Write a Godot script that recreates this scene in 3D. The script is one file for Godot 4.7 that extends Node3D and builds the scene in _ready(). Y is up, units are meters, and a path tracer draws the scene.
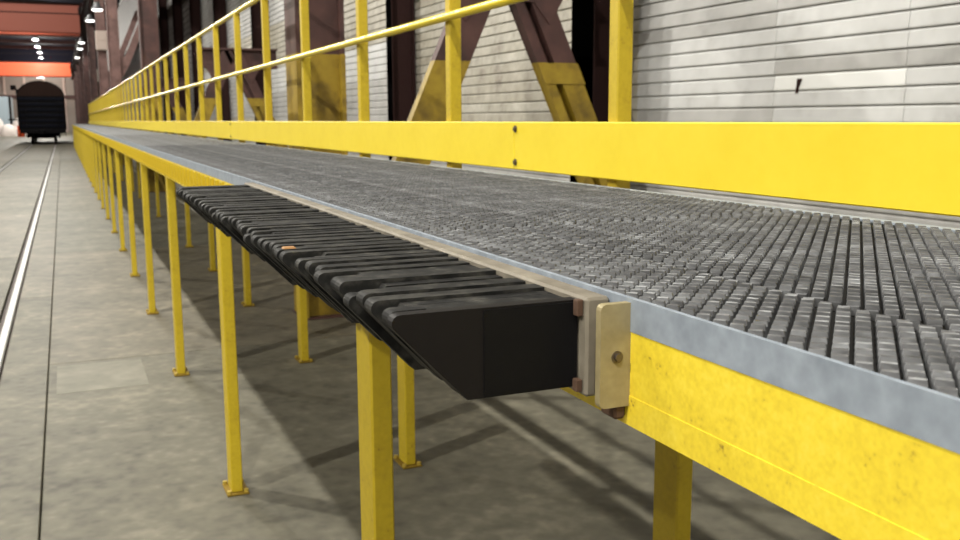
extends Node3D
# A long yellow service walkway beside the track of a rail workshop.
# Plan: X to the right of the walkway direction, H up from the floor, Z forward along the walkway (world -z).

const EYE := 1.5
const END := 60.0

var rng := RandomNumberGenerator.new()
var taken := {}
var M := {}


# ---------------------------------------------------------------- naming
func numbered(called: String, parent: Node) -> String:
	var key := str(parent.get_instance_id()) + called
	var n: int = taken.get(key, -1) + 1
	taken[key] = n
	return called if n == 0 else "%s_%03d" % [called, n]


func W(x: float, h: float, z: float) -> Vector3:
	return Vector3(x, h, -z)


func tag(o: Node, label := "", category := "", group := "", kind := "") -> void:
	if label: o.set_meta("label", label)
	if category: o.set_meta("category", category)
	if group: o.set_meta("group", group)
	if kind: o.set_meta("kind", kind)


func thing(called: String, at: Vector3, label: String, category: String, group := "") -> Node3D:
	var o := Node3D.new()
	o.name = numbered(called, self)
	add_child(o, true)
	o.position = at
	tag(o, label, category, group)
	return o


func place(called: String, mesh: Mesh, mat: Material, parent: Node = self, at := Vector3.ZERO) -> MeshInstance3D:
	var o := MeshInstance3D.new()
	o.name = numbered(called, parent)
	o.mesh = mesh
	if mat: o.material_override = mat
	o.position = at
	parent.add_child(o, true)
	return o


func struct(called: String, parent: Node = self) -> Node3D:
	var o := Node3D.new()
	o.name = called
	parent.add_child(o, true)
	o.set_meta("kind", "structure")
	return o


# ---------------------------------------------------------------- mesh building
func mb() -> SurfaceTool:
	var st := SurfaceTool.new()
	st.begin(Mesh.PRIMITIVE_TRIANGLES)
	st.set_smooth_group(-1)
	return st


func done(st: SurfaceTool) -> ArrayMesh:
	st.generate_normals()
	return st.commit()


func face(st: SurfaceTool, p: Array, c: Vector3) -> void:
	var n: Vector3 = (p[1] - p[0]).cross(p[2] - p[0])
	var mid := Vector3.ZERO
	for q in p: mid += q
	mid /= p.size()
	var flip: bool = n.dot(mid - c) > 0.0        # counter-clockwise seen from outside: turn to clockwise
	for i in range(1, p.size() - 1):
		if flip:
			st.add_vertex(p[0]); st.add_vertex(p[i + 1]); st.add_vertex(p[i])
		else:
			st.add_vertex(p[0]); st.add_vertex(p[i]); st.add_vertex(p[i + 1])


func hexa(st: SurfaceTool, p: Array) -> void:     # p: bottom ring of four, top ring of four
	var c := Vector3.ZERO
	for q in p: c += q
	c /= 8.0
	face(st, [p[0], p[1], p[2], p[3]], c)
	face(st, [p[4], p[5], p[6], p[7]], c)
	for i in 4:
		var j := (i + 1) % 4
		face(st, [p[i], p[j], p[j + 4], p[i + 4]], c)


func cbox(st: SurfaceTool, c: Vector3, s: Vector3, b := 0.003, basis := Basis()) -> void:
	var h := s / 2.0
	b = minf(b, minf(h.x, minf(h.y, h.z)) * 0.6)
	var v := func(x: float, y: float, z: float) -> Vector3: return c + basis * Vector3(x, y, z)
	for a in 3:
		for sg in [-1.0, 1.0]:
			var q: Array = []
			for k in [[-1, -1], [1, -1], [1, 1], [-1, 1]]:
				var e := Vector3.ZERO
				e[a] = sg * h[a]
				e[(a + 1) % 3] = k[0] * (h[(a + 1) % 3] - b)
				e[(a + 2) % 3] = k[1] * (h[(a + 2) % 3] - b)
				q.append(v.call(e.x, e.y, e.z))
			face(st, q, c)
	if b <= 0.0: return
	for a in 3:
		var i := (a + 1) % 3
		var j := (a + 2) % 3
		for si in [-1.0, 1.0]:
			for sj in [-1.0, 1.0]:
				var q: Array = []
				for k in [[-1, 0], [1, 0], [1, 1], [-1, 1]]:
					var e := Vector3.ZERO
					e[a] = k[0] * (h[a] - b)
					e[i] = si * (h[i] - (b if k[1] == 1 else 0.0))
					e[j] = sj * (h[j] - (0.0 if k[1] == 1 else b))
					q.append(v.call(e.x, e.y, e.z))
				face(st, q, c)
	for sx in [-1.0, 1.0]:
		for sy in [-1.0, 1.0]:
			for sz in [-1.0, 1.0]:
				face(st, [v.call(sx * h.x, sy * (h.y - b), sz * (h.z - b)), v.call(sx * (h.x - b), sy * h.y, sz * (h.z - b)), v.call(sx * (h.x - b), sy * (h.y - b), sz * h.z)], c)


func box_mesh(s: Vector3, b := 0.003) -> ArrayMesh:
	var st := mb()
	cbox(st, Vector3.ZERO, s, b)
	return done(st)


# box given by its extents in plan coordinates
func span(st: SurfaceTool, x0: float, x1: float, h0: float, h1: float, z0: float, z1: float, b := 0.003) -> void:
	cbox(st, W((x0 + x1) / 2, (h0 + h1) / 2, (z0 + z1) / 2), Vector3(absf(x1 - x0), absf(h1 - h0), absf(z1 - z0)), b)


func part_span(called: String, mat: Material, parent: Node, e: Array, b := 0.003) -> MeshInstance3D:
	var st := mb()
	var o := Vector3.ZERO
	if parent is Node3D and parent != self: o = _origin(parent)
	cbox(st, W((e[0] + e[1]) / 2, (e[2] + e[3]) / 2, (e[4] + e[5]) / 2) - o, Vector3(absf(e[1] - e[0]), absf(e[3] - e[2]), absf(e[5] - e[4])), b)
	return place(called, done(st), mat, parent)


func _origin(n: Node) -> Vector3:
	var o := Vector3.ZERO
	while n is Node3D and n != self:
		o += (n as Node3D).position
		n = n.get_parent()
	return o


func tube(st: SurfaceTool, a: Vector3, b: Vector3, r: float, n := 12, r2 := -1.0) -> void:
	if r2 < 0: r2 = r
	var d := (b - a).normalized()
	var u := d.cross(Vector3.UP if absf(d.y) < 0.9 else Vector3.RIGHT).normalized()
	var w := d.cross(u)
	var c := (a + b) / 2
	var ra: Array = []
	var rb: Array = []
	for i in n:
		var t := TAU * i / n
		ra.append(a + (u * cos(t) + w * sin(t)) * r)
		rb.append(b + (u * cos(t) + w * sin(t)) * r2)
	st.set_smooth_group(1)
	for i in n:
		var j := (i + 1) % n
		face(st, [ra[i], ra[j], rb[j], rb[i]], c)
	st.set_smooth_group(-1)
	if r > 0.0001: face(st, ra, c)
	if r2 > 0.0001: face(st, rb, c)


func tube_mesh(a: Vector3, b: Vector3, r: float, n := 12, r2 := -1.0) -> ArrayMesh:
	var st := mb()
	tube(st, a, b, r, n, r2)
	return done(st)


# extrude a polygon of (X, H) from z0 to z1
func prism(st: SurfaceTool, poly: PackedVector2Array, z0: float, z1: float, o := Vector3.ZERO) -> void:
	var idx := Geometry2D.triangulate_polygon(poly)
	var mid := Vector2.ZERO
	for q in poly: mid += q
	mid /= poly.size()
	var cc := W(mid.x, mid.y, (z0 + z1) / 2) - o
	for k in range(0, idx.size(), 3):
		for z in [z0, z1]:
			face(st, [W(poly[idx[k]].x, poly[idx[k]].y, z) - o, W(poly[idx[k + 1]].x, poly[idx[k + 1]].y, z) - o, W(poly[idx[k + 2]].x, poly[idx[k + 2]].y, z) - o], cc)
	var cw := Geometry2D.is_polygon_clockwise(poly)
	for i in poly.size():
		var j := (i + 1) % poly.size()
		var e := poly[j] - poly[i]
		var out := Vector2(e.y, -e.x) * (-1.0 if cw else 1.0)
		var m := (poly[i] + poly[j]) / 2
		face(st, [W(poly[i].x, poly[i].y, z0) - o, W(poly[j].x, poly[j].y, z0) - o, W(poly[j].x, poly[j].y, z1) - o, W(poly[i].x, poly[i].y, z1) - o], W(m.x - out.x, m.y - out.y, (z0 + z1) / 2) - o)


func lathe(st: SurfaceTool, prof: Array, n: int, o := Vector3.ZERO) -> void:   # prof: [r, y] pairs
	st.set_smooth_group(1)
	for k in range(prof.size() - 1):
		for i in n:
			var a := TAU * i / n
			var b := TAU * (i + 1) / n
			var p0 = prof[k]
			var p1 = prof[k + 1]
			st.add_vertex(o + Vector3(p0[0] * cos(a), p0[1], p0[0] * sin(a)))
			st.add_vertex(o + Vector3(p0[0] * cos(b), p0[1], p0[0] * sin(b)))
			st.add_vertex(o + Vector3(p1[0] * cos(b), p1[1], p1[0] * sin(b)))
			st.add_vertex(o + Vector3(p0[0] * cos(a), p0[1], p0[0] * sin(a)))
			st.add_vertex(o + Vector3(p1[0] * cos(b), p1[1], p1[0] * sin(b)))
			st.add_vertex(o + Vector3(p1[0] * cos(a), p1[1], p1[0] * sin(a)))
	st.set_smooth_group(-1)


# ---------------------------------------------------------------- materials
func tex(size: int, layers: Array, stops: Array) -> ImageTexture:
	# layers: [frequency, weight, type, seed]; stops: [offset, colour]
	var datas: Array = []
	for l in layers:
		var n := FastNoiseLite.new()
		n.seed = l[3]
		n.noise_type = l[2]
		n.frequency = l[0]
		n.fractal_octaves = 4
		datas.append(n.get_seamless_image(size, size).get_data())
	var g := Gradient.new()
	var offs := PackedFloat32Array()
	var cols := PackedColorArray()
	for s in stops:
		offs.append(s[0])
		cols.append(s[1])
	g.offsets = offs
	g.colors = cols
	var lut := PackedByteArray()
	for i in 256:
		var c := g.sample(i / 255.0)
		lut.append(int(c.r * 255)); lut.append(int(c.g * 255)); lut.append(int(c.b * 255))
	var out := PackedByteArray()
	out.resize(size * size * 3)
	for i in size * size:
		var v := 127.5
		for k in layers.size():
			v += layers[k][1] * (datas[k][i] - 127.5)
		var q := clampi(int(v), 0, 255) * 3
		out[i * 3] = lut[q]
		out[i * 3 + 1] = lut[q + 1]
		out[i * 3 + 2] = lut[q + 2]
	return ImageTexture.create_from_image(Image.create_from_data(size, size, false, Image.FORMAT_RGB8, out))


func mat(called: String, col: Color, rough: float, metal := 0.0, t: Texture2D = null, scale := 1.0, bump: Texture2D = null, depth := 0.0) -> StandardMaterial3D:
	var m := StandardMaterial3D.new()
	m.resource_name = called
	m.albedo_color = col
	m.roughness = rough
	m.metallic = metal
	if t:
		m.albedo_texture = t
		m.uv1_triplanar = true
		m.uv1_world_triplanar = true
		m.uv1_scale = Vector3.ONE * scale
	if bump:
		m.heightmap_enabled = true
		m.heightmap_texture = bump
		m.heightmap_scale = depth
	M[called] = m
	return m


func glow(called: String, col: Color, energy: float) -> StandardMaterial3D:
	var m := mat(called, Color(0.9, 0.9, 0.9), 0.5)
	m.emission_enabled = true
	m.emission = col
	m.emission_energy_multiplier = energy
	return m


func make_materials() -> void:
	var SX := FastNoiseLite.TYPE_SIMPLEX_SMOOTH
	var CE := FastNoiseLite.TYPE_CELLULAR
	var VA := FastNoiseLite.TYPE_VALUE
	var conc := tex(512, [[0.006, 0.5, SX, 3], [0.03, 0.45, SX, 4], [0.2, 0.7, VA, 5]], [[0.0, Color(0.34, 0.335, 0.31)], [0.35, Color(0.43, 0.425, 0.395)], [0.6, Color(0.47, 0.465, 0.43)], [1.0, Color(0.58, 0.57, 0.53)]])
	mat("concrete", Color(0.93, 0.91, 0.86), 0.62, 0, conc, 0.22)
	mat("concrete_warm", Color(0.95, 0.915, 0.86), 0.6, 0, conc, 0.19)
	mat("concrete_cool", Color(0.92, 0.91, 0.875), 0.62, 0, conc, 0.26)
	mat("concrete_pale", Color(0.98, 0.97, 0.93), 0.65, 0, tex(256, [[0.02, 0.6, SX, 30], [0.15, 0.5, VA, 31]], [[0.0, Color(0.44, 0.435, 0.405)], [1.0, Color(0.58, 0.57, 0.535)]]), 0.5)
	mat("joint", Color(0.24, 0.23, 0.21), 0.9)
	for c in ["concrete", "concrete_warm", "concrete_cool", "concrete_pale"]:
		M[c].metallic_specular = 0.3
	var yel := tex(512, [[0.012, 0.45, SX, 7], [0.06, 0.4, SX, 8], [0.22, 0.5, VA, 9]], [[0.0, Color(0.45, 0.36, 0.09)], [0.08, Color(0.76, 0.63, 0.13)], [0.2, Color(0.87, 0.765, 0.14)], [0.55, Color(0.915, 0.81, 0.15)], [1.0, Color(0.94, 0.84, 0.2)]])
	mat("yellow", Color(0.845, 0.83, 0.84), 0.55, 0, yel, 1.1)
	mat("yellow_clean", Color(1, 1, 1), 0.5, 0, tex(256, [[0.015, 0.5, SX, 12], [0.2, 0.4, VA, 13]], [[0.0, Color(0.905, 0.80, 0.14)], [1.0, Color(0.945, 0.85, 0.21)]]), 0.8)
	mat("yellow_worn", Color(1, 1, 1), 0.5, 0, tex(512, [[0.012, 0.45, SX, 17], [0.05, 0.45, SX, 18], [0.3, 0.7, VA, 19]], [[0.0, Color(0.55, 0.46, 0.17)], [0.08, Color(0.78, 0.66, 0.18)], [0.2, Color(0.90, 0.79, 0.20)], [0.6, Color(0.945, 0.84, 0.22)], [1.0, Color(0.965, 0.87, 0.32)]]), 1.7)
	mat("yellow_dirty", Color(0.55, 0.50, 0.34), 0.8, 0, yel, 3.0)
	mat("yellow_pipe", Color(0.90, 0.80, 0.09), 0.28)
	mat("yellow_shaded", Color(1, 1, 1), 0.6, 0, tex(256, [[0.015, 0.8, SX, 22], [0.1, 0.5, VA, 23]], [[0.0, Color(0.40, 0.32, 0.08)], [0.5, Color(0.575, 0.475, 0.11)], [1.0, Color(0.66, 0.56, 0.15)]]), 0.7)  # yellow paint darkened: weaker light on these faces put into the colour
	mat("galv", Color(0.97, 0.98, 1), 0.65, 0.1, tex(256, [[0.05, 0.6, CE, 32], [0.015, 0.5, SX, 33]], [[0.0, Color(0.50, 0.53, 0.56)], [1.0, Color(0.70, 0.73, 0.76)]]), 3.0)
	mat("galv_dusty", Color(1, 1, 1), 0.7, 0.1, tex(256, [[0.02, 0.7, SX, 34], [0.15, 0.4, VA, 35]], [[0.0, Color(0.40, 0.37, 0.32)], [1.0, Color(0.58, 0.55, 0.49)]]), 2.0)
	mat("zinc_plate", Color(1, 1, 1), 0.6, 0.1, tex(256, [[0.03, 0.6, SX, 36], [0.2, 0.3, VA, 37]], [[0.0, Color(0.53, 0.48, 0.34)], [1.0, Color(0.66, 0.61, 0.46)]]), 4.0)
	var grip := tex(256, [[0.02, 0.8, SX, 38], [0.14, 0.8, VA, 39]], [[0.0, Color(0.24, 0.235, 0.235)], [0.5, Color(0.43, 0.425, 0.425)], [1.0, Color(0.74, 0.74, 0.74)]])
	mat("grip", Color(0.97, 0.985, 1), 0.68, 0.1, grip, 2.2)
	mat("grip_pan", Color(0.17, 0.165, 0.16), 0.8, 0.1)
	mat("grip_far", Color(0.86, 0.88, 0.89), 0.7, 0.1, grip, 2.2)
	mat("black_plate", Color(1, 1, 1), 0.7, 0.0, tex(512, [[0.012, 0.8, SX, 40], [0.1, 0.5, VA, 41]], [[0.0, Color(0.06, 0.06, 0.062)], [0.5, Color(0.135, 0.134, 0.13)], [1.0, Color(0.33, 0.32, 0.295)]]), 2.5)
	mat("black_paint", Color(0.05, 0.048, 0.056), 0.6)
	mat("black_paint_worn", Color(0.095, 0.085, 0.085), 0.6)
	mat("rust", Color(0.33, 0.24, 0.18), 0.85)
	mat("tan_rubber", Color(0.62, 0.45, 0.26), 0.7)
	mat("bolt", Color(0.42, 0.38, 0.34), 0.4, 0.7)
	mat("bolt_yellow", Color(0.72, 0.62, 0.25), 0.5, 0.2)
	mat("rail_head", Color(0.68, 0.68, 0.67), 0.55, 0.3)
	mat("rail_side", Color(0.26, 0.2, 0.16), 0.7, 0.3)
	var prim := tex(256, [[0.015, 0.8, SX, 50], [0.1, 0.4, VA, 51]], [[0.0, Color(0.20, 0.13, 0.12)], [0.5, Color(0.29, 0.185, 0.17)], [1.0, Color(0.37, 0.25, 0.225)]])
	mat("primer", Color(1, 1, 1), 0.65, 0, prim, 0.5)
	mat("primer_pale", Color(1, 1, 1), 0.65, 0, tex(256, [[0.015, 0.8, SX, 52], [0.1, 0.4, VA, 53]], [[0.0, Color(0.36, 0.26, 0.24)], [1.0, Color(0.55, 0.42, 0.40)]]), 0.5)
	mat("primer_dark", Color(0.19, 0.13, 0.125), 0.7)
	var sid := [[0.01, 0.7, SX, 60], [0.05, 0.5, SX, 61], [0.2, 0.35, VA, 62]]
	mat("siding_white", Color(1, 1, 1), 0.5, 0, tex(256, sid, [[0.0, Color(0.66, 0.655, 0.645)], [0.4, Color(0.745, 0.745, 0.74)], [1.0, Color(0.80, 0.80, 0.795)]]), 0.35)
	mat("siding_grey", Color(1, 1, 1), 0.5, 0, tex(256, sid, [[0.0, Color(0.56, 0.555, 0.545)], [0.4, Color(0.65, 0.645, 0.635)], [1.0, Color(0.72, 0.715, 0.705)]]), 0.3)
	mat("siding_stained", Color(1, 1, 1), 0.55, 0, tex(256, sid, [[0.0, Color(0.44, 0.41, 0.36)], [0.35, Color(0.60, 0.575, 0.52)], [1.0, Color(0.72, 0.70, 0.65)]]), 0.4)
	mat("siding_worn", Color(1, 1, 1), 0.55, 0, tex(256, sid, [[0.0, Color(0.50, 0.475, 0.42)], [0.35, Color(0.64, 0.62, 0.57)], [1.0, Color(0.75, 0.735, 0.69)]]), 0.5)
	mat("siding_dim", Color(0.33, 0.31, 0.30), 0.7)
	mat("siding_bright", Color(0.87, 0.87, 0.86), 0.4)
	mat("wall_dark", Color(0.20, 0.17, 0.165), 0.8)
	mat("wall_pale", Color(0.56, 0.53, 0.50), 0.8)
	mat("roof_dark", Color(0.09, 0.09, 0.12), 0.9)
	mat("orange_bright", Color(0.93, 0.36, 0.16), 0.5)
	mat("orange_shaded", Color(0.56, 0.27, 0.19), 0.6)  # crane orange darkened: shade of the back-lit face put into the colour
	mat("crane_dark", Color(0.14, 0.12, 0.12), 0.7)
	mat("car_black", Color(0.075, 0.07, 0.075), 0.7)
	mat("car_brown", Color(0.16, 0.115, 0.10), 0.75)
	mat("car_blue", Color(0.065, 0.07, 0.10), 0.7)
	mat("wheel", Color(0.10, 0.09, 0.085), 0.6, 0.3)
	mat("white_sheet", Color(0.93, 0.89, 0.87), 0.8)
	mat("container_blue", Color(0.70, 0.76, 0.80), 0.6)
	mat("orange_drum", Color(0.90, 0.33, 0.10), 0.6)
	mat("panel_pale", Color(0.74, 0.67, 0.63), 0.6)
	mat("lamp_shell", Color(0.35, 0.35, 0.36), 0.5, 0.4)
	for c in ["black_paint", "black_paint_worn", "black_plate"]:
		M[c].metallic_specular = 0.28
	for c in ["car_black", "car_brown", "car_blue", "wheel", "crane_dark", "primer_dark", "roof_dark"]:
		M[c].metallic_specular = 0.15
	glow("lamp_glow", Color(1.0, 0.985, 0.95), 6.0)
	glow("flood_glow", Color(1.0, 0.985, 0.97), 6.0)


# ---------------------------------------------------------------- scene
func _ready() -> void:
	rng.seed = 20417
	# camera
	var cam := Camera3D.new()
	cam.name = "camera"
	add_child(cam)
	cam.position = Vector3(0, EYE, 0)
	cam.rotation_degrees = Vector3(-9.0339, -23.4502, -0.28)
	cam.fov = rad_to_deg(2.0 * atan(270.0 / 950.0))
	var at := CameraAttributesPhysical.new()
	at.frustum_focal_length = 12.0 / tan(deg_to_rad(cam.fov) / 2.0)
	at.frustum_focus_distance = 1.25
	at.exposure_aperture = 13.0
	at.frustum_near = 0.05
	at.frustum_far = 300.0
	cam.attributes = at
	cam.fov = rad_to_deg(2.0 * atan(270.0 / 950.0))
	cam.near = 0.05
	cam.far = 300.0
	# surroundings: an enclosed hall, no daylight
	var we := WorldEnvironment.new()
	we.name = "environment"
	var e := Environment.new()
	e.background_mode = Environment.BG_COLOR
	e.background_color = Color(0.01, 0.01, 0.012)
	e.tonemap_mode = Environment.TONE_MAPPER_LINEAR
	e.tonemap_exposure = 1.0
	e.sdfgi_enabled = true
	e.ssao_enabled = true
	e.ssil_enabled = true
	we.environment = e
	add_child(we)

	make_materials()
	lamps()
	shell()
	walkway()
	guard_rail()
	gap_plates()
	frames()
	tracks()
	rail_car()
	cranes()
	far_end()


# ---------------------------------------------------------------- lamps
const LAMP_H := 9.5
func lamp_shape() -> Array:
	var st := mb()
	lathe(st, [[0.0, 0.42], [0.09, 0.42], [0.10, 0.20], [0.13, 0.17], [0.24, 0.08], [0.31, 0.0], [0.30, -0.005], [0.285, 0.01]], 24)
	var g := mb()
	lathe(g, [[0.29, 0.012], [0.2, -0.012], [0.0, -0.02]], 24)
	return [done(st), done(g), tube_mesh(Vector3(0, 0.42, 0), Vector3(0, 1.5, 0), 0.015, 8)]


func high_bay(sh: Array, x: float, z: float, power: float, label: String, group: String) -> void:
	var t := thing("high_bay_lamp", W(x, LAMP_H, z), label, "lamp", group)
	place("reflector", sh[0], M.lamp_shell, t)
	place("lens", sh[1], M.lamp_glow, t)
	place("hanging_rod", sh[2], M.lamp_shell, t)
	var l := OmniLight3D.new()
	l.name = "lamp_light"
	l.light_color = Color(1.0, 0.985, 0.945)
	l.light_energy = power
	l.light_size = 0.13
	l.omni_range = 160.0
	l.omni_attenuation = 2.0
	l.shadow_enabled = true
	l.position = Vector3(0, -0.33, 0)
	t.add_child(l, true)


func lamps() -> void:
	var sh := lamp_shape()
	var ord := ["nearest", "second", "third", "fourth", "fifth", "sixth", "seventh", "eighth", "ninth", "tenth", "eleventh", "twelfth", "thirteenth", "fourteenth", "fifteenth"]
	for k in 15:
		var z := -3.5 + 10.0 * k
		high_bay(sh, -1.9, z, [57.0, 57.0, 57.0, 50.0, 40.0, 34.0, 30.0, 30.0, 30.0, 36.0, 40.0, 95.0, 45.0, 40.0, 40.0][k], "%s round high bay lamp in the row above the track" % ord[k], "high bay lamps above the track")
	for k in 7:  # unseen lamp row, added to fill the shade under the deck
		var z := -1.0 + 20.0 * k
		high_bay(sh, -9.0, z, [105.0, 66.0, 30.0, 22.0, 22.0, 22.0, 22.0][k], "%s added unseen fill lamp in the row over the far side of the hall" % ord[k], "added unseen fill lamps over the far side of the hall")
	# floodlights fixed under the crane runway, seen small against the dark
	var fs := mb()
	lathe(fs, [[0.0, 0.26], [0.09, 0.26], [0.12, 0.14], [0.20, 0.04], [0.215, 0.0], [0.2, -0.004]], 20)
	var bowl := done(fs)
	fs = mb()
	lathe(fs, [[0.2, 0.0], [0.14, -0.05], [0.0, -0.07]], 20)
	var disc := done(fs)
	var fl := [[5.50, 38.2], [5.93, 47.0], [6.36, 66.0], [6.34, 71.5], [6.50, 84.0]]
	for i in fl.size():
		var p = fl[i]
		var t := thing("floodlight", W(1.45, p[0], p[1]), "%s small round floodlight under the crane runway girder above the walkway" % ord[i], "lamp", "floodlights under the crane runway")
		place("bowl", bowl, M.lamp_shell, t)
		place("lens", disc, M.flood_glow, t)
		var st := mb()
		cbox(st, Vector3(0.06, 0.26 + (6.64 - p[0]) / 2, 0), Vector3(0.05, 6.64 - p[0], 0.05), 0.004)
		place("bracket", done(st), M.primer_dark, t)
		var l := SpotLight3D.new()
		l.name = "flood_light"
		l.light_color = Color(1.0, 0.98, 0.95)
		l.light_energy = 4.0
		l.light_size = 0.15
		l.spot_angle = 70.0
		l.spot_range = 90.0
		l.spot_attenuation = 2.0
		l.shadow_enabled = true
		l.rotation_degrees = Vector3(-90, 0, 0)
		l.position = Vector3(0, -0.10, 0)
		t.add_child(l, true)


# ---------------------------------------------------------------- the hall
const WALL := 4.9
const RIB := 0.1165
const RIB0 := 0.0665          # phase: a course ends at RIB0 + k * RIB

func course_poly(h: float) -> PackedVector2Array:
	return PackedVector2Array([Vector2(WALL + 0.03, h), Vector2(WALL - 0.014, h), Vector2(WALL - 0.016, h + 0.010), Vector2(WALL - 0.009, h + RIB * 0.80), Vector2(WALL + 0.004, h + RIB - 0.002), Vector2(WALL + 0.03, h + RIB - 0.002)])


func shell() -> void:
	# floor: a bed with separate concrete slabs on it
	var fl := struct("floor")
	var bed := part_span("bed", M.joint, fl, [-16.0, 5.4, -0.5, -0.03, -9.0, 141.0], 0.0)
	var strips := [
		[-15.8, -8.2, 5.5, 0.0], [-8.19, -1.94, 5.5, 1.6], [-1.78, -0.545, 5.5, 0.7],
		[-0.432, -0.180, 5.5, 3.4], [-0.1745, 2.95, 5.5, 6.35], [2.958, 4.88, 5.5, 2.0]]
	var tones := [M.concrete, M.concrete_warm, M.concrete_cool, M.concrete]
	for s in strips:
		var z: float = s[3]
		while z > -8.0: z -= s[2]
		var first := true
		while z < 42.0:
			var z0 := maxf(z, -8.9) + 0.003
			var z1: float = z + s[2] - 0.003
			var st := mb()
			span(st, s[0], s[1], -0.03, 0.0, z0, z1, 0.004)
			place("slab", done(st), tones[rng.randi() % 4], fl)
			z += s[2]
		var far := mb()
		span(far, s[0], s[1], -0.03, 0.0, z + 0.003, 140.0, 0.004)
		place("slab", done(far), M.concrete, fl)
	var pst := mb()
	span(pst, -0.13, 0.36, -0.01, 0.0015, 5.62, 6.28, 0.001)
	tag(place("patch", done(pst), M.concrete_pale, fl), "paler rectangular repair patch in the concrete")

	# right wall: lapped siding courses
	var wr := struct("wall_right")
	part_span("backing", M.siding_grey, wr, [WALL + 0.03, WALL + 0.3, 0.0, 11.3, -9.0, 141.0], 0.0)
	var cuts := [-6.0, 4.52, 5.74, 13.9, 24.8, 37.0]
	var variants := [M.siding_white, M.siding_grey, M.siding_stained]
	var k0 := 8
	var k1 := 32
	for c in 5:
		for k in range(k0, k1):
			var h := RIB0 + k * RIB
			var st := mb()
			prism(st, course_poly(h), cuts[c] + 0.002, cuts[c + 1] - 0.002)
			var m: Material = M.siding_white
			var bandk := int((k + 2) / 5)
			if c <= 1 and (h > 2.2 or (h > 1.73 and h < 1.85)): m = M.siding_grey
			if c == 2: m = M.siding_grey if h > 2.2 or bandk % 2 == 0 else M.siding_white
			if c > 2: m = variants[[1, 2, 0, 1, 2][(bandk * 7 + c * 3) % 5]] if h < 3.2 else M.siding_stained
			if c == 2:
				# the stretch behind the braces is older and dirtier
				var old := mb()
				prism(old, course_poly(h), 7.6, cuts[c + 1] - 0.002)
				place("siding_course", done(old), M.siding_stained if (k / 4 + k) % 3 != 1 else M.siding_worn, wr)
				st = mb()
				prism(st, course_poly(h), cuts[c] + 0.002, 7.597)
			if c == 1 and k == 14: m = M.siding_bright
			place("siding_course", done(st), m, wr)
	var rest := mb()
	for k in range(0, k0):
		prism(rest, course_poly(RIB0 + k * RIB), -6.0, 37.0)
	for k in range(k1, 92):
		prism(rest, course_poly(RIB0 + k * RIB), -6.0, 37.0)
	tag(place("siding_rest", done(rest), M.siding_grey, wr), "", "", "", "stuff")
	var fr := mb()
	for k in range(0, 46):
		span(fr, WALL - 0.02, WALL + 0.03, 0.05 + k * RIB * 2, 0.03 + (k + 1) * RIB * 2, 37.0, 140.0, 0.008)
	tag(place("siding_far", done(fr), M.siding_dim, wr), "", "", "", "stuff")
	# a torn flap hanging at one joint of the siding
	var tp := mb()
	hexa(tp, [W(4.876, 1.672, 5.50), W(4.876, 1.676, 5.485), W(4.890, 1.676, 5.485), W(4.890, 1.672, 5.50), W(4.868, 1.775, 5.475), W(4.868, 1.775, 5.445), W(4.890, 1.775, 5.445), W(4.890, 1.775, 5.475)])
	tag(place("torn_flap", done(tp), M.primer_dark, wr), "dark torn sliver on the white siding")

	var wl := struct("wall_left")
	part_span("wall_sheet", M.wall_dark, wl, [-16.3, -16.0, -0.5, 11.3, -9.0, 141.0], 0.0)
	var wb := struct("wall_back")
	part_span("wall_sheet", M.siding_white, wb, [-16.3, 5.4, -0.5, 11.3, -9.3, -9.0], 0.0)
	var wf := struct("wall_far")
	part_span("wall_sheet", M.wall_pale, wf, [-16.3, 5.4, -0.5, 11.3, 141.0, 141.3], 0.0)
	part_span("upper_sheet", M.roof_dark, wf, [-15.9, 4.85, 8.4, 10.95, 140.7, 141.0], 0.0)
	part_span("rail_band", M.primer, wf, [-15.9, 4.8, 4.5, 4.9, 140.8, 141.0], 0.02)
	for k in 8:
		part_span("pilaster", M.panel_pale, wf, [-14.0 + k * 2.4, -13.7 + k * 2.4, 0.0, 8.4, 140.85, 141.0], 0.02)
	var ce := struct("ceiling")
	part_span("roof_sheet", M.roof_dark, ce, [-16.3, 5.4, 11.0, 11.3, -9.3, 141.3], 0.0)
	for k in 15:
		part_span("roof_beam", M.primer_dark, ce, [-16.0, 4.9, 10.6, 11.0, -3.7 + 10.0 * k, -3.3 + 10.0 * k], 0.01)


# ---------------------------------------------------------------- the walkway
const FACE := 0.53

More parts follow.
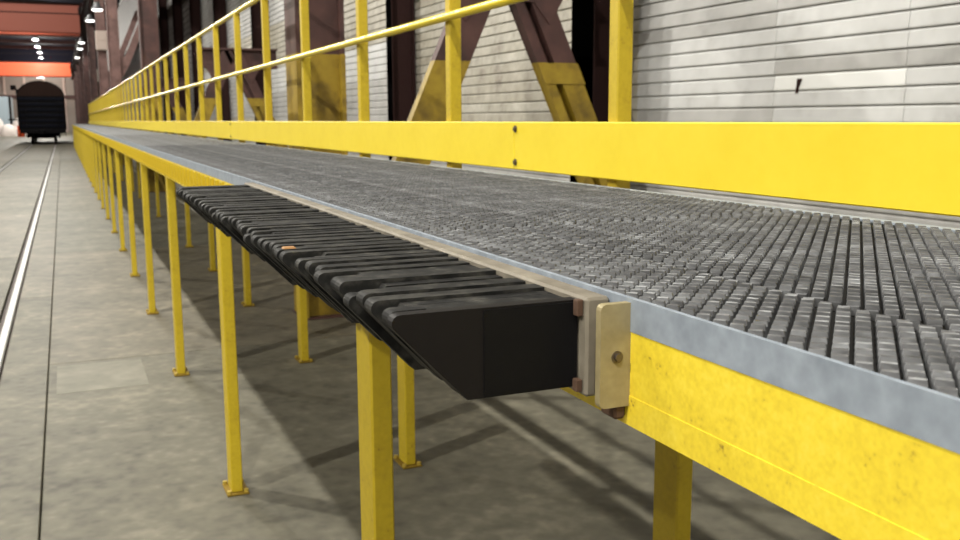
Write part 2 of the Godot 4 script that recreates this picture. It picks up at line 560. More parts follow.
func grip_plank(shift: float, teeth: bool, length: float, width: float) -> ArrayMesh:
	# serrated strips at 45 degrees across a plank; local x right, z towards the viewer, top at y = 0
	var st := mb()
	var u := Vector3(0.7071, 0, -0.7071)
	var v := Vector3(0.7071, 0, 0.7071)
	var pitch := 0.0176
	var wv := 0.0138
	var reach := (width + length) * 0.7072
	var n := int(reach / pitch) + 2
	for k in range(-n, n):
		var off := k * pitch + shift
		# the line p = v * off + u * t, clipped to the plank (x in 0..width, -z in 0..length)
		var x0 := v.x * off
		var z0 := -v.z * off
		var t0 := maxf((0.0015 - x0) / 0.7071, (0.002 - z0) / 0.7071)
		var t1 := minf((width - 0.0015 - x0) / 0.7071, (length - 0.002 - z0) / 0.7071)
		if t1 - t0 < 0.012: continue
		var base := v * off
		var hv := v * wv / 2
		var a := base + u * t0
		var b := base + u * t1
		var low := Vector3(0, -0.014, 0)
		var top := Vector3(0, -0.0048, 0)
		if not teeth:
			top = Vector3(0, -0.001, 0)
		hexa(st, [a - hv + low, b - hv + low, b + hv + low, a + hv + low, a - hv * 0.8 + top, b - hv * 0.8 + top, b + hv * 0.8 + top, a + hv * 0.8 + top])
		if teeth:
			var step := 0.0225
			var cnt := int((t1 - t0) / step)
			for j in cnt:
				var c := base + u * (t0 + (j + 0.5) * step) + Vector3(0, rng.randf_range(-0.0008, 0.0004), 0)
				var hu := u * 0.0052
				var ht := u * 0.0030
				var lo := Vector3(0, -0.0049, 0)
				var p := [c - hu - hv + lo, c + hu - hv + lo, c + hu + hv + lo, c - hu + hv + lo, c - ht - hv * 0.85 - u * 0.0012, c + ht - hv * 0.85 - u * 0.0012, c + ht + hv * 0.85 - u * 0.0012, c - ht + hv * 0.85 - u * 0.002]
				face(st, [p[4], p[5], p[6], p[7]], c + lo)
				for i in 4:
					var q := (i + 1) % 4
					face(st, [p[i], p[q], p[q + 4], p[i + 4]], c + lo)
	return done(st)


func walkway() -> void:
	var t := thing("walkway_platform", W(0.95, 0, 0), "long yellow steel service walkway with serrated grey grating deck on rectangular legs", "walkway")
	var o := t.position
	var ZA := -1.5
	# side channels and galvanised edge angles
	var st := mb()
	span(st, FACE + 0.0008, FACE + 0.045, 1.2105, 1.279, ZA, END, 0.0)
	span(st, FACE, FACE + 0.045, 1.178, 1.2105, ZA, END, 0.0)
	var ch := place("side_channel", done(st), M.yellow_worn, t, -o)
	st = mb()
	span(st, 1.335, 1.377, 1.178, 1.279, ZA, END, 0.004)
	place("side_channel", done(st), M.yellow, t, -o)
	st = mb()
	span(st, FACE, FACE + 0.006, 1.2795, 1.3148, ZA, END, 0.0)
	span(st, FACE + 0.006, FACE + 0.010, 1.2795, 1.2990, ZA, END, 0.0)
	span(st, FACE + 0.010, 0.572, 1.2795, 1.2950, ZA, END, 0.001)
	tag(place("edge_angle", done(st), M.galv, t, -o), "smooth grey galvanised edge angle")
	st = mb()
	span(st, 1.371, 1.377, 1.2795, 1.3135, ZA, END, 0.0015)
	span(st, 1.352, 1.371, 1.3075, 1.3135, ZA, END, 0.001)
	tag(place("edge_angle", done(st), M.galv, t, -o), "smooth grey galvanised edge angle")
	# grating planks: a narrow one along the edge, then three wide ones whose strips run on
	var LP := 3.0
	var xs := [0.5365, 0.716, 0.934, 1.152, 1.3515]
	var fine: Array = []
	var coarse: Array = []
	var trays: Array = []
	var flats: Array = []
	for k in 4:
		var wp: float = xs[k + 1] - xs[k] - 0.0015
		var shift := fposmod(-xs[k] * 0.7071 + (0.0088 if k == 0 else 0.0), 0.0176)
		fine.append(grip_plank(shift, true, LP, wp))
		coarse.append(grip_plank(shift, false, LP, wp))
		var pan := mb()
		cbox(pan, Vector3(wp / 2 + (0.004 if k == 0 else 0.0), -0.017, -LP / 2), Vector3(wp - (0.010 if k == 0 else 0.002), 0.006, LP - 0.002), 0.0)
		trays.append(done(pan))
		flats.append(box_mesh(Vector3(wp - 0.001, 0.006 if k == 0 else 0.018, LP - 0.002), 0.002))
	var z := ZA
	while z < END - 0.1:
		for k in 4:
			var at := W(xs[k], 1.3165, z) - o
			if z < 13.0:
				var p := place("grating_plank", fine[k] if z < 7.0 else coarse[k], M.grip, t, at)
				place("tray", trays[k], M.grip_pan, p)
			else:
				place("grating_plank", flats[k], M.grip_far, t, at + Vector3((xs[k + 1] - xs[k]) / 2, -0.0035 if k == 0 else -0.010, -LP / 2))
		z += LP
	# cross beams and legs every two metres
	var cross := box_mesh(Vector3(0.76, 0.08, 0.05), 0.003)
	var leg_shape := box_mesh(Vector3(0.045, 1.172, 0.10), 0.004)
	var foot := box_mesh(Vector3(0.088, 0.008, 0.145), 0.002)
	var stud := tube_mesh(Vector3(0, 0, 0), Vector3(0, 0.03, 0), 0.008, 8)
	var nut := tube_mesh(Vector3(0, 0, 0), Vector3(0, 0.012, 0), 0.010, 6)
	var n := 0
	while 1.826 + 1.985 * (n - 1) < END:
		var zz := 1.826 + 1.985 * (n - 1)
		place("cross_beam", cross, M.yellow, t, W(0.955, 1.236, zz) - o)
		for x in [0.5535, 1.2985]:
			var l := place("leg", leg_shape, M.yellow, t, W(x, 0.594, zz) - o)
			place("foot_plate", foot, M.yellow_dirty, l, Vector3(0, -0.589, 0))
			if zz < 14.0:
				for s in [[-1, -1], [1, -1], [-1, 1], [1, 1]]:
					place("anchor_nut", nut, M.bolt_yellow, l, Vector3(s[0] * 0.033, -0.585, s[1] * 0.060))
		n += 1
	# upright bracket ribs welded along the outer channel beyond the black plates
	var rib := box_mesh(Vector3(0.016, 0.086, 0.014), 0.002)
	var rest := mb()
	var zr := 3.06
	var c := 0
	while zr < END - 0.1:
		if c < 70:
			place("bracket_rib", rib, M.yellow, t, W(FACE - 0.0075, 1.234, zr) - o)
		else:
			cbox(rest, W(FACE - 0.0075, 1.234, zr) - o, Vector3(0.016, 0.086, 0.014), 0.002)
		zr += 0.13
		c += 1
	tag(place("bracket_rib", done(rest), M.yellow, t), "", "", "", "stuff")


func hex_bolt(parent: Node, at: Vector3, dir: Vector3, r: float, m: Material) -> void:
	var st := mb()
	tube(st, Vector3.ZERO, dir * r * 0.25, r * 1.5, 14)
	tube(st, dir * r * 0.25, dir * r * 0.95, r, 6)
	place("bolt", done(st), m, parent, at)


func guard_rail() -> void:
	var t := thing("guard_rail", W(1.45, 1.15, 0), "yellow pipe guard rail with square posts and wide kick board along the walkway", "railing")
	var o := t.position
	var ZA := -1.5
	var post := box_mesh(Vector3(0.05, 1.27, 0.05), 0.004)
	var lug := box_mesh(Vector3(0.047, 0.07, 0.07), 0.003)
	for k in range(-3, 46):
		var z := 2.342 + 1.257 * k
		if z > END: break
		var p := place("post", post, M.yellow, t, W(1.450, 1.785, z) - o)
		place("fixing_lug", lug, M.yellow, p, W(-0.049, -0.55, 0.0))
	var st := mb()
	tube(st, W(1.45, 2.425, ZA) - o, W(1.45, 2.425, END) - o, 0.021, 16)
	place("top_rail", done(st), M.yellow_pipe, t)
	st = mb()
	tube(st, W(1.412, 1.897, ZA) - o, W(1.412, 1.897, END) - o, 0.017, 16)
	place("mid_rail", done(st), M.yellow_pipe, t)
	var z0 := ZA
	var z1 := 2.945
	while z0 < END:
		var e := minf(z1, END)
		st = mb()
		span(st, 1.406, 1.4245, 1.329, 1.490, z0 + 0.0015, e - 0.0015, 0.003)
		var b := place("kick_board", done(st), M.yellow_clean, t, -o)
		st = mb()
		span(st, 1.4245, 1.4325, 1.345, 1.475, e - 0.10, e + 0.10, 0.002)
		if e < END: place("splice_plate", done(st), M.yellow, t, -o)
		if e < 14.0:
			for h in [1.466, 1.354]:
				hex_bolt(b, W(1.406, h, e - 0.012), Vector3(-1, 0, 0), 0.008, M.bolt)
		z0 = z1
		z1 += 6.0


func plate_poly(dx: float, dh: float, x1: float) -> PackedVector2Array:
	var p := PackedVector2Array()
	p.append(Vector2(x1, 1.3065 + dh))
	var cx := 0.301 + dx
	var top := 1.3065 + dh
	# rounded nose at the top outer end, then the raked end down to the bottom
	for i in 7:
		var a := PI / 2 + i * (PI * 0.80) / 6
		p.append(Vector2(cx + cos(a) * 0.009, top - 0.009 + sin(a) * 0.009))
	p.append(Vector2(0.372 + dx * 0.6, 1.2095 + dh))
	p.append(Vector2(x1, 1.2095 + dh))
	return p


func packing_poly(dx: float, dh: float) -> PackedVector2Array:
	return PackedVector2Array([Vector2(0.4995, 1.3065 + dh), Vector2(0.335 + dx, 1.3065 + dh), Vector2(0.328 + dx, 1.298 + dh), Vector2(0.386, 1.215), Vector2(0.4995, 1.215)])


func gap_plates() -> void:
	var t := thing("gap_filler", W(0.42, 1.2, 0.86), "row of upright black steel plates with rounded noses bolted along the walkway edge", "gap filler")
	var o := t.position
	# mounting bar behind the plates
	var st := mb()
	span(st, 0.5005, 0.5295, 1.201, 1.3105, 0.868, 2.975, 0.003)
	tag(place("mounting_bar", done(st), M.galv_dusty, t, -o), "dusty grey steel mounting bar")
	var z := 0.886
	var k := 0
	while z < 2.93:
		var dx := rng.randf_range(-0.008, 0.008) if k > 0 else -0.004
		var dh := rng.randf_range(-0.0035, 0.001) if k > 0 else 0.0
		var th := rng.randf_range(0.019, 0.026)
		if k == 0: th = 0.016
		if k in [4, 11, 20, 31, 40]: dh = -0.009
		var m: Material = M.black_plate
		if k == 0: m = M.black_paint_worn
		var p: MeshInstance3D
		st = mb()
		if k == 0:
			prism(st, plate_poly(dx, dh, 0.4995), z, z + th, o)
			p = place("plate", done(st), m, t)
		else:
			prism(st, plate_poly(dx, dh, 0.4995), z, z + th, o)
			p = place("plate", done(st), m, t)
		var gap := (0.022 if k == 2 else 0.013) + rng.randf_range(0.0, 0.009)
		# packing strip that fills the gap to the next plate, set back from the noses
		st = mb()
		prism(st, packing_poly(rng.randf_range(-0.012, 0.012), -0.012 if k in [2, 9, 17, 27] else rng.randf_range(-0.005, -0.0015)), z + th, z + th + gap, o)
		place("packing_strip", done(st), M.black_plate, p)
		if k == 0:
			st = mb()
			prism(st, PackedVector2Array([Vector2(0.388, 1.304), Vector2(0.4985, 1.304), Vector2(0.4985, 1.211), Vector2(0.388, 1.211)]), z - 0.002, z, o)
			tag(place("facing", done(st), M.black_paint, p), "darker flat facing on the end plate")
		if k == 13:
			st = mb()
			cbox(st, W(0.306, 1.297, z + th / 2) - o, Vector3(0.024, 0.022, 0.022), 0.004)
			tag(place("worn_nose", done(st), M.tan_rubber, p), "bare tan worn nose")
		z += th + gap
		k += 1
	# end stop: bolted plate in front of the mounting bar, and two rusty clips
	st = mb()
	var pl := PackedVector2Array()
	for c in [[0.5365, 1.3105, 0.0], [0.4945, 1.3105, 90.0], [0.4945, 1.1995, 180.0], [0.5365, 1.1995, 270.0]]:
		var sx := 1.0 if c[0] > 0.51 else -1.0
		var sy := 1.0 if c[1] > 1.25 else -1.0
		for i in 4:
			var a := deg_to_rad(c[2] + i * 30.0)
			pl.append(Vector2(c[0] - sx * 0.006 + cos(a) * 0.006, c[1] - sy * 0.006 + sin(a) * 0.006))
	prism(st, pl, 0.828, 0.838, o)
	var ep := place("end_plate", done(st), M.zinc_plate, t)
	ep.set_meta("label", "beige zinc plated end plate with one bolt")
	hex_bolt(ep, W(0.5145, 1.254, 0.828) - o, Vector3(0, 0, 1), 0.0045, M.bolt)
	st = mb()
	span(st, 0.521, 0.5295, 1.206, 1.304, 0.838, 0.868, 0.002)
	place("spacer", done(st), M.galv_dusty, t, -o)
	for h in [[1.290, 1.308], [1.206, 1.220]]:
		st = mb()
		span(st, 0.4925, 0.500, h[0], h[1], 0.874, 0.884, 0.001)
		tag(place("clip", done(st), M.rust, t, -o), "small rusty brown clip")
	st = mb()
	span(st, 0.515, 0.5295, 1.184, 1.199, 0.832, 0.862, 0.003)
	tag(place("clip", done(st), M.rust, t, -o), "small rusty brown clip")


# ---------------------------------------------------------------- columns, braces, runway
func h_poly(x0: float, x1: float, za: float, zb: float, tf: float, tw: float) -> PackedVector2Array:
	# plan outline of an H column: flanges at x0 and x1, web facing along Z (polygon in X, Z)
	var m := (za + zb) / 2
	return PackedVector2Array([Vector2(x0, za), Vector2(x0 + tf, za), Vector2(x0 + tf, m - tw), Vector2(x1 - tf, m - tw), Vector2(x1 - tf, za), Vector2(x1, za), Vector2(x1, zb), Vector2(x1 - tf, zb), Vector2(x1 - tf, m + tw), Vector2(x0 + tf, m + tw), Vector2(x0 + tf, zb), Vector2(x0, zb)])


func upright(st: SurfaceTool, poly: PackedVector2Array, h0: float, h1: float, o: Vector3) -> void:
	var idx := Geometry2D.triangulate_polygon(poly)
	for k in range(0, idx.size(), 3):
		for h in [h0, h1]:
			var q: Array = []
			for i in 3: q.append(W(poly[idx[k + i]].x, h, poly[idx[k + i]].y) - o)
			face(st, q, q[0] + Vector3(0, (1.0 if h == h0 else -1.0), 0))
	var cw := Geometry2D.is_polygon_clockwise(poly)
	for i in poly.size():
		var j := (i + 1) % poly.size()
		var e := poly[j] - poly[i]
		var out := Vector2(e.y, -e.x).normalized() * (-1.0 if cw else 1.0)
		var m := (poly[i] + poly[j]) / 2 - out
		face(st, [W(poly[i].x, h0, poly[i].y) - o, W(poly[j].x, h0, poly[j].y) - o, W(poly[j].x, h1, poly[j].y) - o, W(poly[i].x, h1, poly[i].y) - o], W(m.x, (h0 + h1) / 2, m.y) - o)


func strut(st: SurfaceTool, x0: float, h0: float, x1: float, h1: float, w: float, za: float, zb: float, o: Vector3, off := 0.0) -> void:
	# a bar lying in the X-H plane from (x0,h0) to (x1,h1), horizontal width w, between za and zb
	hexa(st, [W(x0 + off - w / 2, h0, za) - o, W(x0 + off + w / 2, h0, za) - o, W(x0 + off + w / 2, h0, zb) - o, W(x0 + off - w / 2, h0, zb) - o,
		W(x1 + off - w / 2, h1, za) - o, W(x1 + off + w / 2, h1, za) - o, W(x1 + off + w / 2, h1, zb) - o, W(x1 + off - w / 2, h1, zb) - o])


func frames() -> void:
	var ord := ["nearest", "second", "third", "fourth", "fifth", "sixth", "seventh", "eighth", "ninth", "tenth"]
	var zs := [7.0, 21.2, 35.0, 44.5, 58.0, 72.0, 86.0, 100.0, 114.0, 128.0]
	for k in zs.size():
		var z: float = zs[k]
		var t := thing("crane_column", W(1.71, 0, z), "%s brown crane column beside the walkway%s" % [ord[k], ", painted yellow at its foot" if k < 3 else ""], "column", "crane columns beside the walkway")
		var o := t.position
		var up: Material = M.primer if k < 2 else M.primer_pale if k in [2, 3] else M.primer
		var st := mb()
		upright(st, h_poly(1.592, 1.955, z, z + 0.36, 0.03, 0.11), 1.98 if k < 3 else 0.012, 6.9, o)
		place("shaft", done(st), up, t)
		if k < 3:
			st = mb()
			upright(st, h_poly(1.590, 1.957, z - 0.002, z + 0.362, 0.032, 0.112), 0.012, 1.98, o)
			tag(place("painted_foot", done(st), M.yellow_shaded, t), "yellow painted lower length, shade put into its colour")
		st = mb()
		cbox(st, W(1.774, 0.006, z + 0.18) - o, Vector3(0.40, 0.012, 0.40), 0.003)
		place("base_plate", done(st), M.primer, t)
	# crane runway girder on the columns
	var rg := thing("crane_runway", W(1.71, 6.9, 60), "dark brown crane runway girder resting on the columns above the walkway", "girder")
	var so := rg.position
	var s2 := mb()
	span(s2, 1.46, 1.96, 6.9, 6.94, -8.5, 140.0, 0.003)
	span(s2, 1.69, 1.73, 6.94, 7.7, -8.5, 140.0, 0.003)
	span(s2, 1.46, 1.96, 7.7, 7.74, -8.5, 140.0, 0.003)
	place("girder", done(s2), M.primer_dark, rg, -so)
	s2 = mb()
	span(s2, 1.68, 1.74, 7.74, 7.86, -8.5, 140.0, 0.006)
	place("crane_rail", done(s2), M.rail_side, rg, -so)

	# wall columns
	var wz := [7.95, 13.7, 19.3, 24.6, 30.9, 36.6, 42.2, 48.0, 54.0, 60.0]
	for k in wz.size():
		var z: float = wz[k]
		var t := thing("wall_column", W(4.68, 0, z), "%s dark brown steel column standing against the pale siding" % ord[k], "column", "columns against the siding")
		var st := mb()
		var w := 0.42 if k == 0 else 0.26
		upright(st, h_poly(4.50, 4.855, z - w / 2, z + w / 2, 0.02, 0.012), 0.0, 10.9, t.position)
		place("shaft", done(st), M.primer_dark, t)
		st = mb()
		cbox(st, Vector3(-0.01, 0.008, 0), Vector3(0.42, 0.016, w + 0.08), 0.003)
		place("base_plate", done(st), M.primer_dark, t)
		st = mb()
		cbox(st, Vector3(-0.17, 5.45, 0), Vector3(0.02, 10.9, w), 0.003)
		place("flange_cover", done(st), M.primer_dark, t)

	# chevron braces between crane column and wall, with a tie beam at the top
	for k in 3:
		var z: float = [7.014, 20.3, 35.2][k]
		var t := thing("chevron_brace", W(3.27, 0, z), "%s inverted V steel brace, brown above and yellow below, between crane column and siding" % ord[k], "brace", "inverted V braces along the siding")
		var o := t.position
		var a := [1.965, 0.0, 3.24, 2.90]       # left diagonal: floor to apex
		var cut := 1.95
		for part in [["diagonal", cut, 2.90, M.primer], ["painted_diagonal", 0.37, cut, M.yellow_shaded]]:
			var st := mb()
			var f0: float = part[1] / 2.9
			var f1: float = part[2] / 2.9
			strut(st, lerpf(a[0], a[2], f0), part[1], lerpf(a[0], a[2], f1), part[2], 0.30, z, z + 0.10, o)
			strut(st, lerpf(a[0], a[2], f0), part[1], lerpf(a[0], a[2], f1), part[2], 0.10, z + 0.10, z + 0.22, o, 0.06)
			place(part[0], done(st), part[3], t)
		var b := [4.62, 0.0, 3.31, 2.90]
		for part in [["diagonal", cut, 2.90, M.primer], ["painted_diagonal", 0.0, cut, M.yellow_shaded]]:
			var st := mb()
			var f0: float = part[1] / 2.9
			var f1: float = part[2] / 2.9
			var xa := lerpf(b[0], b[2], f0)
			var xb := lerpf(b[0], b[2], f1)
			strut(st, xa, part[1], xb, part[2], 0.085, z, z + 0.10, o, -0.135)
			strut(st, xa, part[1], xb, part[2], 0.20, z, z + 0.10, o, 0.075)
			strut(st, xa, part[1], xb, part[2], 0.36, z + 0.10, z + 0.12, o, 0.0)
			place(part[0], done(st), part[3], t)
		var st := mb()
		var fb0 := 1.78 / 2.9
		var fb1 := 1.945 / 2.9
		strut(st, lerpf(b[0], b[2], fb0), 1.78, lerpf(b[0], b[2], fb1), 1.945, 0.365, z - 0.012, z, o)
		place("batten_plate", done(st), M.yellow_shaded, t)
		st = mb()
		span(st, 2.62, 4.22, 2.56, 2.60, z, z + 0.30, 0.003)
		span(st, 2.62, 4.22, 2.60, 2.92, z + 0.13, z + 0.16, 0.003)
		span(st, 2.62, 4.22, 2.92, 2.96, z, z + 0.30, 0.003)
		place("tie_beam", done(st), M.primer, t, -o)
		st = mb()
		prism(st, PackedVector2Array([Vector2(2.75, 2.56), Vector2(3.85, 2.56), Vector2(3.66, 2.25), Vector2(3.52, 2.42), Vector2(3.10, 2.42), Vector2(2.92, 2.25)]), z - 0.012, z, o)
		place("gusset", done(st), M.primer, t)
	# sloping braces from the far crane columns up towards the wall
	for k in 2:
		var z: float = [35.1, 44.6][k]
		var t := thing("sloping_brace", W(2.0, 0, z), "sloping pale brown brace rising from the %s crane column towards the siding" % ord[k + 2], "brace", "sloping braces on the crane columns")
		var o := t.position
		var st := mb()
		strut(st, 2.10, 3.35, 3.35, 6.2, 0.24, z, z + 0.2, o)
		place("diagonal", done(st), M.primer_pale, t)
		st = mb()
		prism(st, PackedVector2Array([Vector2(1.957, 2.9), Vector2(2.20, 3.3), Vector2(2.30, 3.75), Vector2(1.957, 3.6)]), z + 0.06, z + 0.09, o)
		place("gusset", done(st), M.primer_pale, t)
	# a pale electrical cabinet on a far column
	var cb := thing("electrical_cabinet", W(1.76, 4.45, 43.9), "pale grey electrical cabinet fixed high on a far column", "cabinet")
	place("body", box_mesh(Vector3(0.46, 0.80, 0.40), 0.015), M.panel_pale, cb, Vector3(0, 0.40, -0.35))
	place("door", box_mesh(Vector3(0.40, 0.36, 0.03), 0.006), M.panel_pale, cb, Vector3(0, 0.58, -0.14))
	place("door", box_mesh(Vector3(0.40, 0.34, 0.03), 0.006), M.panel_pale, cb, Vector3(0, 0.20, -0.14))


# ---------------------------------------------------------------- track and rolling stock
func tracks() -> void:
	for k in 2:
		var x: float = [-0.475, -1.85][k]
		var t := thing("track_rail", W(x, 0, 60), ["shiny steel rail set flush in the concrete nearer the walkway", "shiny steel rail set flush in the concrete farther from the walkway"][k], "rail")
		var o := t.position
		var st := mb()
		span(st, x - 0.029, x + 0.029, -0.022, 0.010, -8.8, 139.5, 0.008)
		place("rail_head", done(st), M.rail_head, t, -o)
		st = mb()
		span(st, x - 0.06, x + 0.06, -0.03, -0.022, -8.8, 139.5, 0.001)
		place("rail_base", done(st), M.rail_side, t, -o)


func rail_car() -> void:
	var cx := -1.15
	var z := 67.5
	var t := thing("rail_car", W(cx, 0.01, z), "dark round-roofed railway wagon standing on the track at the far end", "wagon")
	var o := t.position
	var L := 13.0
	var hw := 1.40
	var base := 0.95
	var eave := 3.05
	var top := 4.05
	var poly := PackedVector2Array([Vector2(cx - hw, base), Vector2(cx + hw, base), Vector2(cx + hw, eave)])
	for i in range(1, 12):
		var a := PI * i / 12.0
		poly.append(Vector2(cx + cos(a) * hw, eave + sin(a) * (top - eave)))
	poly.append(Vector2(cx - hw, eave))
	var st := mb()
	prism(st, poly, z, z + L, o)
	place("body", done(st), M.car_black, t)
	# arched end panel above, ribbed end below
	st = mb()
	var arch := PackedVector2Array([Vector2(cx - hw * 0.94, eave + 0.02), Vector2(cx + hw * 0.94, eave + 0.02)])
	for i in range(1, 12):
		var a := PI * i / 12.0
		arch.append(Vector2(cx + cos(a) * hw * 0.94, eave + 0.02 + sin(a) * (top - eave - 0.09)))
	prism(st, arch, z - 0.03, z, o)
	tag(place("end_panel", done(st), M.car_brown, t), "brownish arched upper end panel")
	for i in 6:
		st = mb()
		span(st, cx - hw * 0.95, cx + hw * 0.95, base + 0.15 + i * 0.34, base + 0.33 + i * 0.34, z - 0.07, z, 0.03)
		place("end_rib", done(st), M.car_blue, t, -o)
	st = mb()
	span(st, cx - hw * 0.96, cx + hw * 0.96, 0.72, base, z - 0.18, z + L + 0.1, 0.02)
	place("underframe", done(st), M.car_black, t, -o)
	st = mb()
	span(st, cx - 0.16, cx + 0.16, 0.70, 0.94, z - 0.75, z - 0.15, 0.04)
	span(st, cx - 0.22, cx + 0.10, 0.66, 0.98, z - 0.95, z - 0.72, 0.05)
	place("coupler", done(st), M.car_black, t, -o)
	for s in [-1.0, 1.0]:
		st = mb()
		for i in 6:
			span(st, cx + s * 1.12 - 0.2, cx + s * 1.12 + 0.2, 0.6 + i * 0.38, 0.63 + i * 0.38, z - 0.16, z - 0.13, 0.006)
		for e in [-0.2, 0.2]:
			span(st, cx + s * 1.12 + e - 0.02, cx + s * 1.12 + e + 0.02, 0.55, 2.75, z - 0.16, z - 0.06, 0.006)
		place("ladder", done(st), M.car_black, t, -o)
	for ax in [1.6, 3.4, L - 3.4, L - 1.6]:
		st = mb()
		for x in [-0.475, -1.85]:
			tube(st, W(x - 0.065, 0.47, z + ax) - o, W(x + 0.065, 0.47, z + ax) - o, 0.46, 24)
		tube(st, W(-1.9, 0.47, z + ax) - o, W(-0.42, 0.47, z + ax) - o, 0.08, 12)
		place("wheelset", done(st), M.wheel, t)
	for bx in [2.5, L - 2.5]:
		st = mb()
		for s in [-1.0, 1.0]:
			span(st, cx + s * 0.92 - 0.08, cx + s * 0.92 + 0.08, 0.42, 0.72, z + bx - 1.3, z + bx + 1.3, 0.04)
		span(st, cx - 0.9, cx + 0.9, 0.5, 0.74, z + bx - 0.25, z + bx + 0.25, 0.03)
		place("bogie_frame", done(st), M.car_black, t, -o)
	st = mb()
	span(st, cx - hw - 0.30, cx - hw + 0.02, 3.45, 3.75, z + 0.05, z + 0.4, 0.03)
	span(st, cx - hw - 0.02, cx - hw + 0.25, 3.2, 3.5, z + 0.1, z + 0.35, 0.03)
	place("marker_box", done(st), M.car_black, t, -o)
	st = mb()
	span(st, cx - hw - 0.55, cx - hw, 1.55, 1.63, z + 0.1, z + 0.2, 0.015)
	place("side_arm", done(st), M.car_black, t, -o)


func cranes() -> void:
	for k in 2:
		var z: float = [65.0, 131.0][k]
		var h0: float = [7.88, 7.88][k] - [1.03, 0.9][k]
		var m: Material = [M.orange_shaded, M.orange_bright][k]
		var t := thing("overhead_crane", W(-6, 7.0, z), ["orange overhead crane bridge, colour darkened for shade, spanning the hall above the wagon", "bright orange overhead crane bridge at the far end of the hall"][k], "crane")
		var o := t.position
		for g in 2:
			var zg := z + g * 2.4
			var st := mb()
			span(st, -15.2, 1.42, h0, h0 + 1.66, zg, zg + 0.55, 0.02)
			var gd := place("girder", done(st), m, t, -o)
			st = mb()
			span(st, -15.2, 1.42, h0 + 1.10, h0 + 1.16, zg - 0.04, zg, 0.01)
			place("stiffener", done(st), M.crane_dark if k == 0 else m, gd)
		var st2 := mb()
		span(st2, 1.35, 1.95, 7.90, 8.35, z - 0.6, z + 3.6, 0.03)
		place("end_carriage", done(st2), M.crane_dark, t, -o)
		st2 = mb()
		span(st2, -15.8, -15.0, 7.60, 8.35, z - 0.6, z + 3.6, 0.03)
		place("end_carriage", done(st2), M.crane_dark, t, -o)
		st2 = mb()
		span(st2, -9.5, -7.5, h0 + 1.66, h0 + 2.5, z - 0.1, z + 3.1, 0.05)
		place("hoist_trolley", done(st2), M.crane_dark, t, -o)
		st2 = mb()
		span(st2, -15.2, 1.42, h0 + 1.68, h0 + 1.72, z - 0.8, z - 0.02, 0.01)
		span(st2, -15.2, 1.42, h0 + 2.6, h0 + 2.65, z - 0.8, z - 0.75, 0.01)
		place("walkway", done(st2), M.crane_dark, t, -o)
	# glowing box and light added for a highlight on the far crane
	var w := thing("crane_highlight_box", W(-2.05, 6.87, 131.25), "small glowing box added for a highlight under the bright orange far crane", "lamp")
	place("housing", box_mesh(Vector3(0.9, 0.16, 0.3), 0.03), M.lamp_shell, w, Vector3(0, 0.02, 0))
	place("lens", box_mesh(Vector3(0.8, 0.05, 0.24), 0.01), M.flood_glow, w, Vector3(0, -0.08, 0.02))
	var l := SpotLight3D.new()
	l.name = "highlight_light"
	l.light_energy = 12.0
	l.light_color = Color(1.0, 0.93, 0.8)
	l.light_size = 0.3
	l.spot_range = 80.0
	l.spot_angle = 70.0
	l.spot_attenuation = 2.0
	l.shadow_enabled = true
	l.rotation_degrees = Vector3(-90, 0, 0)
	l.position = Vector3(0, -0.14, 0.02)
	w.add_child(l, true)


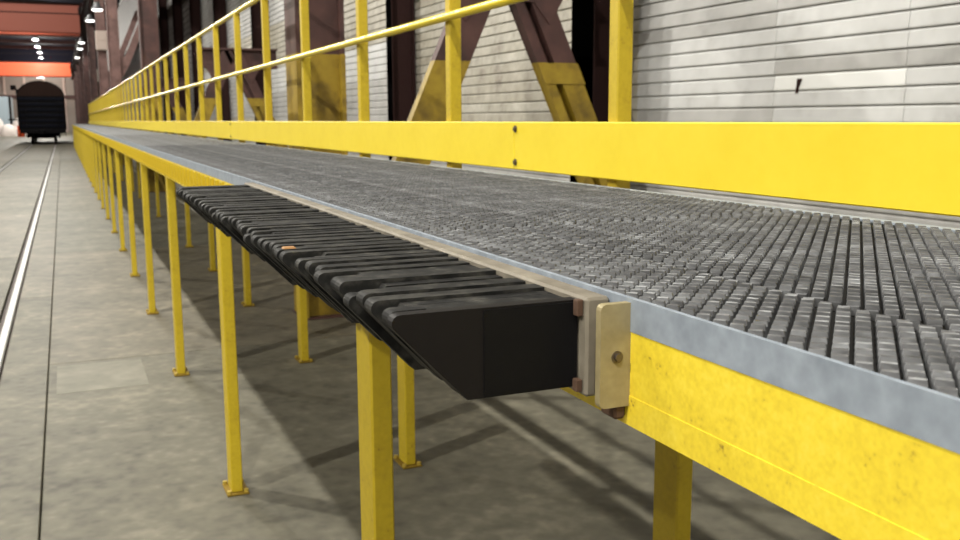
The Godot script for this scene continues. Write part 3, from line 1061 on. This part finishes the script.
func far_end() -> void:
	# pale container, white bundles and an orange drum beyond the wagon
	var t := thing("storage_container", W(-8.5, 0, 126), "pale blue storage container beyond the wagon, left of the track", "container")
	var o := t.position
	var st := mb()
	span(st, -11.5, -5.4, 0.12, 4.35, 126, 132, 0.04)
	place("body", done(st), M.container_blue, t, -o)
	for i in 12:
		st = mb()
		span(st, -11.3 + i * 0.5, -11.05 + i * 0.5, 0.3, 4.2, 125.95, 126.0, 0.02)
		place("corrugation", done(st), M.container_blue, t, -o)
	st = mb()
	for x in [-11.4, -5.5]:
		span(st, x - 0.12, x + 0.12, 0.0, 4.4, 125.9, 126.14, 0.02)
	place("corner_post", done(st), M.crane_dark, t, -o)
	var spots := [[-6.9, 112.0, 1.35, 2.2], [-4.1, 115.5, 0.95, 1.9], [-5.0, 108.0, 0.8, 1.2], [-6.6, 106.0, 0.9, 1.1], [-4.3, 112.5, 0.75, 1.0]]
	var names := ["tallest white sheeted bundle beyond the wagon", "white sheeted bundle beside the tallest one", "low white sheeted bundle in front, nearest the wagon", "low white sheeted bundle in front, farthest left", "smallest white sheeted bundle close to the track"]
	for i in spots.size():
		var s = spots[i]
		var b := thing("sheeted_bundle", W(s[0], 0, s[1]), names[i], "bundle", "white sheeted bundles beyond the wagon")
		var sb := mb()
		var n := 16
		var prof := [[1.0, 0.0], [0.97, 0.35], [0.86, 0.65], [0.62, 0.88], [0.3, 0.98], [0.0, 1.0]]
		sb.set_smooth_group(1)
		var ring: Array = []
		for p in prof:
			var r: Array = []
			for q in n:
				var a := TAU * q / n
				var w: float = s[2] * p[0] * (1.0 + rng.randf_range(-0.09, 0.09))
				r.append(Vector3(cos(a) * w, s[3] * p[1], sin(a) * w))
			ring.append(r)
		for p in range(prof.size() - 1):
			for q in n:
				var q2 := (q + 1) % n
				face(sb, [ring[p][q], ring[p][q2], ring[p + 1][q2], ring[p + 1][q]], Vector3(0, s[3] * 0.3, 0))
		place("sheet", done(sb), M.white_sheet, b)
		sb = mb()
		cbox(sb, Vector3(0, 0.06, 0), Vector3(s[2] * 1.3, 0.12, s[2] * 1.3), 0.01)
		place("pallet", done(sb), M.tan_rubber, b)
	var d := thing("orange_drum", W(-3.75, 0, 104.0), "orange drum standing left of the wagon", "drum")
	st = mb()
	lathe(st, [[0.0, 1.05], [0.30, 1.05], [0.32, 1.03], [0.32, 0.72], [0.335, 0.70], [0.32, 0.68], [0.32, 0.36], [0.335, 0.34], [0.32, 0.32], [0.32, 0.02], [0.30, 0.0], [0.0, 0.0]], 20)
	place("barrel", done(st), M.orange_drum, d)
	st = mb()
	lathe(st, [[0.34, 1.03], [0.34, 1.07], [0.30, 1.07]], 20)
	place("rim", done(st), M.orange_drum, d)
